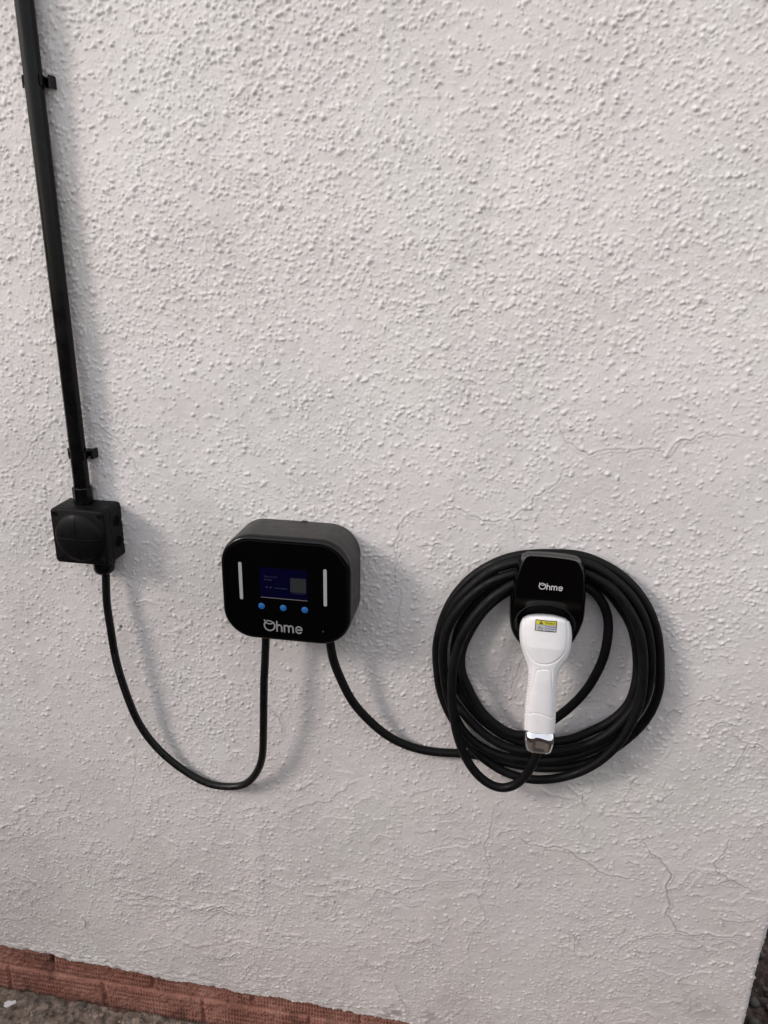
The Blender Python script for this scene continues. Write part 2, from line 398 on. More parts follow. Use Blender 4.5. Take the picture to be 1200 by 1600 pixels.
for _ in range(80):                                   # scattered short ones, mostly low down
    x, y = rng.uniform(0, 1190), 1600 - abs(rng.normal(0, 330)); a = rng.uniform(-1.2, 1.2); l = rng.uniform(8, 30)
    CR.append(([(x, y), (x + l * math.cos(a), y + l * math.sin(a)), (x + 1.8 * l * math.cos(a + .5), y + 1.8 * l * math.sin(a + .5))], rng.uniform(.35, .95)))
def frac(P, it=5, amp=.16):
    for _ in range(it):
        Q = [P[0]]
        for a, b in zip(P[:-1], P[1:]):
            d = b - a; m = (a + b) / 2 + np.array([-d[1], d[0]]) * rng.uniform(-amp, amp); Q += [m, b]
        P = Q
        if np.hypot(*(P[1] - P[0])) < .0016: break
    return P
LIP = np.zeros_like(H)
for pl, wt, *lw in CR:
    lw = lw[0] if lw else max(0, wt - .55)
    P = [np.array([at(x, y).x, at(x, y).z]) for x, y in pl]; P = frac(P); n = len(P)
    for i, (a, b) in enumerate(zip(P[:-1], P[1:])):
        fade = min(1, 6 * (i + 1) / n, 6 * (n - i) / n); R = .005
        i0, i1 = int((min(a[0], b[0]) - R - X0) / STEP), int((max(a[0], b[0]) + R - X0) / STEP) + 1
        j0, j1 = int((min(a[1], b[1]) - R - Z0) / STEP), int((max(a[1], b[1]) + R - Z0) / STEP) + 1
        i0, j0 = max(i0, 0), max(j0, 0); i1, j1 = min(i1, nu), min(j1, nz)
        if i0 >= i1 or j0 >= j1: continue
        xx = us[i0:i1][None, :] - a[0]; yy = zs[j0:j1][:, None] - a[1]; d = b - a; l2 = d @ d + 1e-12
        t = np.clip((xx * d[0] + yy * d[1]) / l2, 0, 1); dd = np.hypot(xx - t * d[0], yy - t * d[1])
        v = fade * wt * np.exp(-(dd / .00095) ** 2); crk[j0:j1, i0:i1] = np.maximum(crk[j0:j1, i0:i1], v)
        up = ((d[0] * yy - d[1] * xx) * (1 if d[0] > 0 else -1)) > 0; curl = fade * lw * .0011 * np.exp(-dd / .0045) * up
        LIP[j0:j1, i0:i1] = np.maximum(LIP[j0:j1, i0:i1], curl)
        lip = fade * wt * np.exp(-((dd - .003) / .0016) ** 2) * .0004 * (1 if (d[0] * yy - d[1] * xx).mean() > 0 else .6)
        H[j0:j1, i0:i1] = np.maximum(H[j0:j1, i0:i1], H[j0:j1, i0:i1] + lip * .35)
H += LIP * .85 - .0011 * np.clip(crk, 0, 1.4); D = np.maximum(D, np.clip(crk, 0, 1.6) * .38)
hp = at(190, 979); dd = np.hypot(UU - hp.x, ZZ - hp.z); D = np.maximum(D, .9 * (dd < .0028)); H -= .002 * (dd < .0028)
# ragged lower edge of the coat over the brick plinth
ze = np.interp(us, [-1.2, -.987, -.104, .6], [.146, .1385, .1185, .110]) + .0018 * F.gn(.014)[5] + .0010 * F.gn(.004)[9] + .0007 * F.gn(.0016)[3]
edge = np.exp(-np.clip(ZZ - .13, 0, 9) / .03)
H += edge * .0004 * F.gn(.004)
D = np.maximum(D, .35 * np.exp(-np.clip(ZZ - .11, 0, 9) / .022) * sst(F.gn(.008), .2, 1.5))
gr = .5 + .5 * np.tanh(F.gn(.018) + .6 * F.gn(.005))          # splashed dirt near the ground, faint grime in patches above
D = np.maximum(D, .16 * gr * np.exp(-np.clip(ZZ - .10, 0, 9) / .13)); D = np.maximum(D, .07 * sst(F.gn(.03, .09, 0) + .5 * F.gn(.008), .4, 2.0))
D += .05 * np.clip(.0004 - B, 0, 1) / .0004 * sst(F.gn(.05), -.5, 1.5)
stain = at(1085, 1575); dd = np.hypot((UU - stain.x) / .10, (ZZ - stain.z) / .05); D = np.maximum(D, .22 * np.exp(-dd ** 2) * sst(F.gn(.004) + .6 * F.gn(.012), -.6, 1.6))
stain = at(640, 1590); dd = np.hypot((UU - stain.x) / .09, (ZZ - stain.z) / .03); D = np.maximum(D, .5 * np.exp(-dd ** 2) * sst(F.gn(.004) + F.gn(.01), 0, 1.8))
# fade the relief to nothing at the outer margins, where plain coarse panels take over
fm = sst(UU, X0, X0 + .06) * sst(-UU, -U1, -(U1 - .04)) * sst(-ZZ, -Z1, -(Z1 - .06))
H *= fm; D *= fm
ZF = ZZ + (ze[None, :] - Z0) * np.exp(-((ZZ - Z0) / .045) ** 1.5)
rx = at(403, 1350).x; H += .0022 * np.exp(-((UU - rx) / .016) ** 2) * np.exp(-((ZZ - .42) / .16) ** 4) * fm
ang = np.clip((UU - (XC - RC)) / RC, 0, math.pi / 2); nx, ny = np.sin(ang), -np.cos(ang)
bx = np.where(UU < XC - RC, UU, XC - RC + RC * np.sin(ang)); by = np.where(UU < XC - RC, 0, RC - RC * np.cos(ang)) + np.clip(UU - (XC - RC + RC * math.pi / 2), 0, 9)
G = np.stack([bx + nx * H, by + ny * H, ZF], -1)
lip1 = G[:1].copy(); lip1[..., 1] += .004 * -ny[:1] * 1; lip1[..., 0] -= nx[:1] * .004; lip1[..., 2] -= .0004
lip2 = G[:1].copy(); lip2[..., 1] += -ny[:1] * .018; lip2[..., 0] -= nx[:1] * .018
G = np.concatenate([lip2, lip1, G], 0); DD = np.concatenate([D[:1] * 0 + .5, D[:1] * .5 + .25, D], 0)
wall = empty('house_wall', (0, 0, 0), 'white painted roughcast house wall with cracks, flaking paint and a red brick base', 'wall')
WM = wall_mat()
me = grid_mesh(G); set_attr(me, 'dirt', DD); link('render_coat', me, WM, wall)
# outer stretches of the same coat
xl, yr = -3.2, by[0, -1]
vs = [(xl, 0, .12), (X0, 0, .14), (X0, 0, Z1 - STEP), (xl, 0, Z1 - STEP), (xl, 0, 2.9), (X0, 0, 2.9), (XC, 0, 2.9), (XC, 0, Z1 - STEP),
      (XC, 3.2, 2.9), (XC, yr, Z1 - STEP), (XC, 3.2, Z1 - STEP), (XC, yr, .11), (XC, 3.2, .11), (XC, yr, 2.9)]
me = mesh(vs, [(0, 1, 2, 3), (3, 2, 5, 4), (2, 7, 6, 5), (9, 11, 12, 10)[::-1], (7, 9, 13, 6)[::-1], (9, 10, 8, 13)[::-1]])
me.update(); o = link('upper_render_coat', me, WM, wall, smooth=False)

# ------------------------------------------------------------------ brick plinth
bs = .0016; bxs = np.arange(-1.30, XC - .016, bs); bzs = np.arange(-.06, .165, bs); BX, BZ = np.meshgrid(bxs, bzs)
FB = Field(len(bzs), len(bxs), bs)
BED = .0725                                         # centre of the visible bed joint
course = np.floor((BZ - BED) / .075); zl = (BZ - BED) - course * .075          # 0..75 mm above joint centre
ju = at(84, 1508, -.014).x; jl = at(165, 1558, -.014).x
off = np.where(course % 2 == 0, ju, jl); xw = BX + .002 * FB.gn(.03) - off; k = np.floor(xw / .225); xl_ = xw - k * .225
wob = .0012 * FB.gn(.012)
ed = np.minimum(np.minimum(xl_, .225 - xl_), np.minimum(zl, .075 - zl)) + wob + .0006 * FB.gn(.003)
brick = sst(ed, .0020, .0065)
rowh = .0122; rr = (zl - .006) / rowh; rf = rr - np.floor(rr)
che = np.abs(rf - .5) * 2                             # chevron within each combed row
ph = BX / .0062 + .55 * che * np.where(course % 2 == 0, 1, 1) + .12 * FB.gn(.01)
sw = ph - np.floor(ph); tex = np.exp(-((sw - .5) / .24) ** 2) * sst(1 - che, 0.02, .35)
wear = sst(FB.gn(.018) + .4 * FB.gn(.005), -1.4, .4)
HB = brick * (.0042 + .0036 * tex * (.35 + .65 * wear)) + .0005 * FB.gn(.004) + .0006 * FB.gn(.0016) * (1 - wear * .6)
DB = .35 * sst(FB.gn(.02) + .5 * FB.gn(.005), 1.0, 2.0) + .75 * np.exp(-np.clip(BZ + .002, 0, 1) / .010) + .35 * sst(1 - wear, .6, 1) * .5
gap = np.exp(-((BX - ju) / .004) ** 2) * sst(BZ, .092, .1) ; HB -= .010 * gap; DB = np.clip(DB + gap, 0, 1)
GB = np.stack([BX, .0125 - HB + .0040, BZ], -1)
me = grid_mesh(GB); set_attr(me, 'dirt', np.clip(DB, 0, 1)); BM = brick_mat()
o = link('brick_plinth', me, BM, wall); o['label'] = 'two courses of red combed-face bricks at the wall foot'
vs, fs = box(-3.2, -1.3, .014, .2, -.1, .16); v2, f2 = box(XC - .0165, XC - .0145, .0095, .02, -.1, .12)
v3, f3 = box(XC - .2, XC - .0135, .0215, 3.2, -.1, .125)
me = mesh(*merge((vs, fs), (v3, f3))); link('side_plinth', me, BM, wall, smooth=False)

# ------------------------------------------------------------------ ground
def axis(segs):
    out = []
    for a, b, s in segs: out.append(np.arange(a, b, s))
    return np.unique(np.concatenate(out).round(5))
gx = np.concatenate([[-90, -40, -15, -6], axis([(-3.2, -1.3, .1), (-1.3, -.35, .003), (-.35, .5, .02), (.5, 1.02, .004), (1.02, 1.6, .05)]), [2.5, 5, 15, 40, 90]])
gy = np.concatenate([[-90, -40, -15, -6], axis([(-4, -.25, .1), (-.25, 0, .003), (0, .70, .004), (.7, 2.4, .05)]), [4, 8, 20, 45, 90]])
GX, GY = np.meshgrid(gx, gy)
def vnoise(x, y, s, seed):
    r = np.random.default_rng(seed); T = r.random((256, 256)); u, v = x / s, y / s; i, j = np.floor(u).astype(int), np.floor(v).astype(int); fu, fv = u - i, v - j
    fu = fu * fu * (3 - 2 * fu); fv = fv * fv * (3 - 2 * fv); g = lambda a, b: T[a % 256, b % 256]
    return (g(i, j) * (1 - fu) * (1 - fv) + g(i + 1, j) * fu * (1 - fv) + g(i, j + 1) * (1 - fu) * fv + g(i + 1, j + 1) * fu * fv) - .5
def stones(x, y, s, seed):
    r = np.random.default_rng(seed); J = r.random((128, 128, 3)); i, j = np.floor(x / s).astype(int), np.floor(y / s).astype(int); best = np.full(x.shape, 9.); hh = np.zeros(x.shape)
    for a in (-1, 0, 1):
        for b in (-1, 0, 1):
            q = J[(i + a) % 128, (j + b) % 128]; d = np.hypot(x / s - (i + a + .2 + .6 * q[..., 0]), (y / s - (j + b + .2 + .6 * q[..., 1])) * (1 + .5 * q[..., 2]))
            m = d < best; best = np.where(m, d, best); hh = np.where(m, .4 + .8 * q[..., 2], hh)
    return np.sqrt(np.clip(1 - (best / .48) ** 2, 0, 1)) * hh
GZ = .010 * vnoise(GX, GY, .06, 1) + .006 * vnoise(GX, GY, .022, 2) + .0035 * vnoise(GX, GY, .009, 3) + .0020 * vnoise(GX, GY, .0045, 4)
GZ += np.where(GX < 0, .0018 * stones(GX, GY, .011, 5) + .0035 * stones(GX + .3, GY, .030, 6) * (vnoise(GX, GY, .04, 9) > .22), .014 * stones(GX, GY, .034, 7) + .003 * stones(GX, GY, .012, 8))
GZ += -.006
G3 = np.stack([GX, GY, GZ], -1)
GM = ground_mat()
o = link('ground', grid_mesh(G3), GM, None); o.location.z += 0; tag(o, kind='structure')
o['label'] = 'brown stony soil at the foot of the wall'
me = mesh([(-80, -80, .014), (80, -80, .014), (80, -.55, .014), (-80, -.55, .014)], [(0, 1, 2, 3)])
o = link('driveway', me, mat('asphalt', (.06, .057, .055), .85, .3, noise=(25, .2), bump=(150, .004)), None, smooth=False); tag(o, kind='structure')
# loose stones lying on the soil
def pebble(c, r, sq):
    bm = bmesh.new(); bmesh.ops.create_icosphere(bm, subdivisions=2, radius=1)
    ax = [Vector((random.gauss(0, 1), random.gauss(0, 1), random.gauss(0, 1))).normalized() for _ in range(5)]
    for v in bm.verts:
        for a in ax:
            d = v.co.dot(a)
            if d > .62: v.co -= a * (d - .62) * .8
        v.co = Vector((v.co.x * r, v.co.y * r * (.7 + sq * .3), v.co.z * r * .6))
    m = Matrix.Rotation(random.random() * 6, 3, 'Z') @ Matrix.Rotation(random.uniform(-.4, .4), 3, 'X')
    vs = [m @ v.co + Vector(c) for v in bm.verts]; fs = [tuple(v.index for v in f.verts) for f in bm.faces]; bm.free(); return vs, fs
PV = []
for _ in range(240):
    x = random.uniform(-1.2, -.4); y = -abs(random.gauss(0, .09)) + .004; PV.append(pebble((x, min(y, .006), random.uniform(-.002, .006)), random.uniform(.0012, .0045) * (1 if random.random() < .9 else 1.7), random.random()))
DP = [pebble((random.uniform(.52, 1.0), random.uniform(.02, .68), random.uniform(0, .008)), random.uniform(.004, .016), random.random()) for _ in range(200)]
me = mesh(*merge(*PV)); o = link('gravel', me, mat('grey_gravel', (.24, .20, .17), .8, .3, noise=(35, .6), bump=(400, .0008)), None)
tag(o, 'loose grey brown gravel scattered over the soil', 'gravel', kind='stuff')
o = link('dark_pebbles', mesh(*merge(*DP)), mat('dark_pebble', (.055, .048, .046), .8, .3, noise=(35, .6)), None)
tag(o, 'dark grey pebbles bedded in the earth beyond the corner of the wall', 'pebbles', kind='stuff')
# white paint chip lying on the soil
c = at(16, 1570, .03); c.z = .016
pts = [(-.016, -.006), (-.004, -.010), (.010, -.004), (.019, .002), (.012, .009), (-.002, .008), (-.012, .011), (-.021, .004)]
vs = [Vector((c.x + x * .75, c.y + y * .8, c.z + .004 * math.sin(x * 90) + z)) for z in (0, .0016) for x, y in pts]; n = 8
fs = [tuple(range(n))[::-1], tuple(range(n, 2 * n))] + [(k, (k + 1) % n, n + (k + 1) % n, n + k) for k in range(n)]
o = put('paint_chip', (vs, fs), M['chip']); tag(o, 'white flake of old paint lying on the brown soil by the brick base', 'paint chip')

# ------------------------------------------------------------------ black conduit
CX, CR_, CY = -.6570, .0124, -.0195
cond = empty('conduit', (CX, CY, 1.168), 'long black plastic conduit pipe running up the white wall from the junction box', 'conduit pipe')
put('pipe', tube([Vector((CX, CY, z)) for z in np.linspace(1.188, 2.85, 30)], CR_, 32), M['pvc'], cond)
put('coupler', revolve((CX, CY, 1.169), (0, 0, 1), [(.0148, 0), (.0155, .001), (.0155, .0245), (.0148, .0262), (.0124, .0262)], 10), M['pvc'], cond, 20)
def clip(z, label):
    e = empty('pipe_clip', (CX, 0, z), label, 'pipe clip', 'clips holding the conduit')
    r = CR_ + .0004; hw = .0062; th = .0017; cy = CY                      # open C that grips the pipe from behind
    a0 = [(CX + r * math.cos(a), cy + r * math.sin(a)) for a in np.linspace(math.radians(-28), math.radians(208), 40)]
    vs, fs = [], []; m = len(a0)
    for i, (x, y) in enumerate(a0):
        n = Vector((x - CX, y - cy)).normalized()
        for s, zz in ((0, -hw), (0, hw), (th, hw), (th, -hw)): vs.append(Vector((x + n.x * s, y + n.y * s, z + zz)))
    for i in range(m - 1):
        for k in range(4): fs.append((i * 4 + k, i * 4 + (k + 1) % 4, i * 4 + 4 + (k + 1) % 4, i * 4 + 4 + k))
    fs += [(0, 1, 2, 3), tuple((m - 1) * 4 + k for k in (3, 2, 1, 0))]
    put('grip', (vs, fs), M['pvc'], e)
    put('base', box(CX - .016, CX + .0185, -.0068, .004, z - .0058, z + .0058, .001), M['pvc'], e)
    put('side_plate', box(CX + .0188, CX + .0222, -.0165, .003, z - .0078, z + .0078, .0009), M['pvc'], e)
    put('side_plate', box(CX - .0222, CX - .0196, -.0125, .003, z - .0070, z + .0070, .0007), M['pvc'], e)
    put('web', box(CX + .0130, CX + .0189, -.0150, -.0067, z + .0030, z + .0052, .0005), M['pvc'], e)
    return e
clip(1.7665, 'upper black clip holding the conduit to the wall, near the top left corner')
clip(1.2475, 'lower black clip holding the conduit to the wall, just above the junction box')

# ------------------------------------------------------------------ junction box
JC = (-.6505, 1.1215); jb = empty('junction_box', (JC[0], 0, JC[1]), 'square black junction box with a domed lid at the lower end of the conduit', 'junction box')
W = .0925
body = [(rrect(W, W, .007), 0), (rrect(W, W, .007), .0365), (rrect(W - .002, W - .002, .006), .0368)]
put('body', loft(JC, body), M['jbox'], jb)
lid = [(rrect(W - .0018, W - .0018, .0065), .0368), (rrect(W - .0005, W - .0005, .007), .0376), (rrect(W - .0005, W - .0005, .007), .0505), (rrect(W - .0025, W - .0025, .006), .0530), (rrect(W - .006, W - .006, .0045), .0540)]
lo = put('lid', loft(JC, lid), M['jbox'], jb)
R = .0405; prof = [(R + .0010, .0538), (R, .0545)] + [(R * math.cos(a), .0545 + .0110 * math.sin(a)) for a in np.linspace(.08, 1.50, 14)]
put('dome', revolve((JC[0], 0, JC[1]), (0, -1, 0), prof, 64), M['jbox'], lo, 60)
rid = []
for hor in (0, 1):
    P = []
    for s in np.linspace(-.97, .97, 28):
        d = .0545 + .0110 * math.sqrt(max(0, 1 - s * s)) + .0001; P.append(Vector((JC[0] + (s * R if hor else 0), -d, JC[1] + (0 if hor else s * R))))
    rid.append(tube(P, .00055, 6))
put('seam', merge(*rid), M['jbox'], lo, 80)
for sx in (-1, 1):
    for sz in (-1, 1):
        c = (JC[0] + sx * .0375, 0, JC[1] + sz * .0375)
        s = put('lid_screw', revolve(c, (0, -1, 0), [(.0042, .0538), (.0042, .0546), (.0038, .0549), (.0030, .0549), (.0028, .0542)], 20), M['jbox'], jb)
        put('screw_slot', box(c[0] - .0018, c[0] + .0018, -.0545, -.0540, c[2] - .0004, c[2] + .0004), M['jbox'], s)
for dz in (.019, -.016):
    c = Vector((JC[0] + W / 2 - .0006, -.0195, JC[1] + dz))
    kn = put('knockout', revolve(c, (1, 0, 0), [(.0100, 0), (.0100, .0012), (.0094, .0018), (.0088, .0018), (.0086, .0008), (.0004, .0008)], 32), M['jbox'], jb)
    put('recess_shade_disc', revolve(c + Vector((.0009, 0, 0)), (1, 0, 0), [(.0078, 0), (.0078, .0004), (.0070, .0006)], 28), mat('painted_recess_shade', (.001, .001, .001), .7, .05), kn)  # flat black disc painted in for the shade inside the uncut recess
gx_ = at(165, 905, .024).x
g = put('cable_gland', revolve((gx_, -.024, JC[1] - W / 2 + .001), (0, 0, -1), [(.0172, 0), (.0182, .001), (.0182, .0098), (.0172, .0115)], 8), M['pvc'], jb, 20)
put('gland_nut', revolve((gx_, -.024, JC[1] - W / 2 - .0100), (0, 0, -1), [(.0168, 0), (.0170, .0060), (.0155, .0115), (.0118, .0148), (.0066, .0152)], 12), M['pvc'], g, 50)

# ------------------------------------------------------------------ supply cable
SC = [(165, 893, .024), (165.5, 905, .024), (167, 942, .027), (172.5, 980, .030), (181, 1030, .031), (196, 1080, .029), (217, 1130, .024), (247, 1170, .018), (285, 1202, .013), (325, 1224, .012), (360, 1229, .014),
      (385, 1224, .018), (402, 1205, .025), (410, 1180, .032), (411.5, 1142, .040), (412, 1105, .044), (412.5, 1067, .046), (414, 1035, .046), (415, 1007, .046), (415.5, 985, .046)]
path = relax(catmull([at(*p) for p in SC], 12), 4)
cab = put('supply_cable', tube(path, .0065, 24), M['sheath'], None, 70)
tag(cab, 'black power cable hanging in a deep loop from the junction box to the charger', 'power cable')
dsh = []; i = 46
while i < 150 and i < len(path) - 3:                       # faded lettering printed along the sheath
    if random.random() < .75:
        t = (path[i + 1] - path[i]).normalized(); side = t.cross(Vector((0, -1, 0))).normalized()
        f = (Vector((0, -1, 0)) - side * .35).normalized(); base = path[i] + f * .00658; q = t * random.uniform(.0006, .0016); s = side * .0006
        o_ = len(dsh) ; dsh.append(([base - q - s, base + q - s, base + q + s, base - q + s], [(0, 1, 2, 3)]))
    i += 1
put('printed_lettering', merge(*dsh), M['print'], cab)

# ------------------------------------------------------------------ logo (O with a looped plug, h, m, e); unit: cap height about 1
def logo(cx, cz, wid, y_of):
    s = wid / 5.35; sw = .20
    st = []
    st.append(stroke(arc(.80, .82, .70, .70, 48, -228, 44), sw))                    # open ring
    st.append(stroke([(.28, 1.28), (.13, 1.56)], sw * .9))
    st.append(stroke([(.24, 1.42)] + arc(.74, 1.30, .46, .22, 150, -200, 36, -6), sw * .8))
    def arch(x0, x1, zt, zb, r): return [(x0, zt - r)] + arc((x0 + x1) / 2, zt - r, (x1 - x0) / 2, r, 180, 0, 16) + [(x1, zb)]
    st.append(stroke([(1.80, 1.50), (1.80, .12)], sw)); st.append(stroke(arch(1.80, 2.44, 1.04, .12, .34), sw))
    st.append(stroke([(2.80, 1.02), (2.80, .12)], sw)); st.append(stroke(arch(2.80, 3.38, 1.04, .12, .32), sw)); st.append(stroke(arch(3.38, 3.96, 1.04, .12, .32), sw))
    st.append(stroke([(4.36, .56), (5.10, .56)] + arc(4.74, .56, .40, .46, 0, 318, 32), sw))
    out = []
    for i, v in enumerate(st):                                                      # each stroke a hair above the last, so none share a plane
        v = shift2(v, cx - 2.68 * s, cz - .8 * s, s); out.append(([Vector((p[0], y_of(p[0], p[1]) - .00002 * i, p[1])) for p in v[0]], v[1]))
    return merge(*out)

# ------------------------------------------------------------------ wall charger
HC = (-.3078, 1.0722); hub = empty('wall_charger', (HC[0], 0, HC[1]), 'rounded black wall charger with a small screen and three blue buttons', 'car charger')
w_, h_ = .2010, .1710
housing = [(rrect(w_ - .004, h_ - .004, .047, 14), 0), (rrect(w_ - .002, h_ - .002, .048, 14), .002), (rrect(w_ - .001, h_ - .001, .048, 14), .058), (rrect(w_ - .003, h_ - .003, .048, 14), .0588),
           (rrect(w_ - .003, h_ - .003, .048, 14), .0594), (rrect(w_, h_, .049, 14), .0602), (rrect(w_, h_, .049, 14), .0725)]
put('housing', loft(HC, housing), M['plastic'], hub, 30)
fr = []
for a in np.linspace(0, math.pi / 2, 7): fr.append((rrect(w_ - .010 * (1 - math.cos(a)), h_ - .010 * (1 - math.cos(a)), .049 - .005 * (1 - math.cos(a)), 14), .0725 + .0095 * math.sin(a)))
fr.append((rrect(w_ - .0135, h_ - .0135, .0425, 14), .0820)); fr.append((rrect(w_ - .0140, h_ - .0140, .042, 14), .0812))
put('front_bezel', loft(HC, fr, False, True), M['glossedge'], hub, 30)
fp = put('front_panel', loft(HC, [(rrect(w_ - .0152, h_ - .0152, .0415, 14), .0805), (rrect(w_ - .0152, h_ - .0152, .0415, 14), .0819), (rrect(w_ - .0160, h_ - .0160, .041, 14), .0823)]), M['gloss'], hub, 30)
FY = .0823
def plate(name, x0, x1, z0, z1, r, m, parent, d0=FY - .0003, d1=FY + .0003):
    return put(name, loft(((x0 + x1) / 2, (z0 + z1) / 2), [(rrect(x1 - x0, z1 - z0, r, 6), d0), (rrect(x1 - x0, z1 - z0, r, 6), d1)]), m, parent)
# positions measured at face depth
def fpnt(x, y): p = at(x, y, FY); return p.x, p.z
for x, a, b in ((376, 878, 936), (507.8, 889.5, 947.5)):
    p = fpnt(x, a); q = fpnt(x + (0), b); m_ = ((fpnt(374.6, 878)[0] + fpnt(377.6, 936)[0]) / 2 if x < 400 else p[0])
    plate('light_bar', m_ - .0026, m_ + .0026, q[1], p[1], .0025, M['lightbar'], hub)
x0, z1 = fpnt(405, 886); x1, z0 = fpnt(480.5, 939); z1 = (z1 + fpnt(480, 892)[1]) / 2; z0 = (z0 + fpnt(407, 932)[1]) / 2
scr = plate('screen', x0, x1, z0, z1, .0008, M['screen'], hub, FY - .0003, FY + .00015)
put('screen_edge', box(x0 + .001, x1, -FY - .0006, -FY, z0 - .0007, z0 + .0001), M['scredge'], scr)
yf = lambda d: (lambda x, z: -FY - d)
sw_, sh_ = x1 - x0, z1 - z0
t1 = shift2(text2d('Scan to link', .0044), x0 + .0065, z1 - .0155); t2 = shift2(text2d('charger', .0044), x0 + .0065, z1 - .0205)
tri = [([Vector((x0 + .012, z0 + .0155)), Vector((x0 + .012, z0 + .0185)), Vector((x0 + .0085, z0 + .0170))], [(0, 1, 2)]),
       ([Vector((x0 + .0155, z0 + .0155)), Vector((x0 + .0190, z0 + .0170)), Vector((x0 + .0155, z0 + .0185))], [(0, 1, 2)])]
dash = []
xx = x0 + .0225
while xx < x0 + .041:
    l = random.uniform(.001, .0028); dash.append(([Vector((xx, z0 + .0160)), Vector((xx + l, z0 + .0160)), Vector((xx + l, z0 + .0172)), Vector((xx, z0 + .0172))], [(0, 1, 2, 3)])); xx += l + .0007
xx = x1 - .0235
while xx < x1 - .004:
    l = random.uniform(.001, .0028); dash.append(([Vector((xx, z0 + .0098)), Vector((xx + l, z0 + .0098)), Vector((xx + l, z0 + .0106)), Vector((xx, z0 + .0106))], [(0, 1, 2, 3)])); xx += l + .0006
put('screen_text', flat_to_world(merge(t1, t2, *tri, *dash), yf(.00035)), M['scrtext'], scr)
cx_, cz_ = x1 - .0140, z0 + .0232
put('screen_square', flat_to_world(([Vector((cx_ - .0122, cz_ - .0112)), Vector((cx_ + .0122, cz_ - .0112)), Vector((cx_ + .0122, cz_ + .0120)), Vector((cx_ - .0122, cz_ + .0120))], [(0, 1, 2, 3)]), yf(.00030)), M['scrpanel'], scr)
for bx_, bz_ in ((408.8, 946.8), (442.6, 950), (476.3, 953.2)):
    p = fpnt(bx_, bz_); put('button', revolve((p[0], 0, p[1]), (0, -1, 0), [(.0051, FY - .0002), (.0051, FY + .0002), (.0048, FY + .0004)], 28), M['blue'], hub)
a_ = fpnt(412.0, 975); b_ = fpnt(474.2, 981)
put('logo', logo((a_[0] + b_[0]) / 2, fpnt(442, 979.5)[1], b_[0] - a_[0], yf(.0002)), M['logo'], hub)
p = fpnt(505, 987); put('sensor_dot', revolve((p[0], 0, p[1]), (0, -1, 0), [(.0009, FY - .0002), (.0008, FY + .0002)], 12), M['scredge'], hub)
put('top_notch', box(HC[0] + .006, HC[0] + .015, -.0075, .001, HC[1] + h_ / 2 - .0040, HC[1] + h_ / 2 - .0003), M['ink'], hub)
for x_, d_, s_ in ((415.5, .046, .0085), (515, .048, .0105)):
    p = at(x_, 1003, d_); put('cable_entry', revolve((p.x, -d_, HC[1] - h_ / 2 + .003), (0, 0, -1), [(s_ + .0015, 0), (s_ + .0015, .006), (s_, .008)], 20), M['plastic'], hub)

# ------------------------------------------------------------------ holster
hol = empty('cable_holster', (.078, 0, 1.08), 'glossy black shield-shaped holster on the wall holding the white plug', 'plug holster')
def OUT(pl, d): return [at(x, y, d) for x, y in pl]
outl = [(825,864),(862,865.5),(900,871),(910.5,878),(914.5,891),(915,922),(913,958),(908,978),(899,996),(888,1010),(870,1018),(850,1020),(830,1016),(814,1006),(803,992),(797,975),(796,950),(798,925),(803,900),(809,881),(815,869)]
opx = [(p.x, p.y) for p in catmull([Vector((x, y, 0)) for x, y in outl + outl[:1]], 8)[:-1]]
ol = catmull([Vector((at(x, y, .045).x, 0, at(x, y, .045).z)) for x, y in outl + outl[:1]], 8)[:-1]
inn = [(829,867),(862,869.5),(897,874.5),(905,882),(909,898),(910,925),(908,958),(902,975),(893,988),(880,998),(866,1003),(850,1003),(834,1000),(820,992),(811,980),(807,962),(807,945),(808,925),(811,900),(817,880),(822,870)]
il = catmull([Vector((at(x, y, .072).x, 0, at(x, y, .072).z)) for x, y in inn + inn[:1]], 8)[:-1]
cc = Vector((.078, 0, 1.085)); n = len(ol)
def face_depth(x, z):
    d = .076 - .05 * max(0, (z - 1.13)) ** 1.2
    t = min(1, max(0, (1.098 - z) / .030)); d -= .010 * t * t * (3 - 2 * t)      # the lip slopes in above the plug
    r = math.hypot((x - .0775) / .040, (z - 1.046) / .031); t = min(1, max(0, (1.12 - r) / .28)); d -= .016 * t * t * (3 - 2 * t)   # arched recess round the plug
    if z < 1.055: d -= (1.055 - z) * .30
    return d
vs, fs = [], []
ringsN = 0
def ring(pts, dep):
    global ringsN
    for p in pts: vs.append(Vector((p.x, -(dep(p.x, p.z) if callable(dep) else dep), p.z)))
    ringsN += 1
lo_ = lambda d, k: [cc + (Vector((at(x, y, d).x, 0, at(x, y, d).z)) - cc) * k for x, y in [(q[0], q[1]) for q in opx]]
ring(lo_(0, .965), 0.0); ring(lo_(.015, .975), .015); ring(lo_(.030, .985), .030); ring(ol, .038); ring([cc + (p - cc) * .998 for p in ol], .046)
for t in np.linspace(0, 1, 7)[1:]:
    a = t * math.pi / 2; m_ = [o_.lerp(i_, 1 - math.cos(a)) for o_, i_ in zip(ol, il)]
    ring(m_, (lambda t_: (lambda x, z: .046 + (face_depth(x, z) - .046) * math.sin(t_)))(a))
for s in np.linspace(1, .03, 34)[1:]: ring([cc + (p - cc) * s for p in il], face_depth)
for i in range(ringsN - 1):
    for k in range(n): fs.append((i * n + k, i * n + (k + 1) % n, (i + 1) * n + (k + 1) % n, (i + 1) * n + k))
fs.append(tuple((ringsN - 1) * n + k for k in range(n)))
put('shell', (vs, fs), mat('satin_gloss_black', (.0012, .0012, .0013), .17, .2), hol, 70)
hp = at(861, 917, .076); put('logo', logo(hp.x, hp.z, at(880, 917, .076).x - at(841, 917, .076).x, lambda x, z: -face_depth(x, z) - .0004), M['logow'], hol)

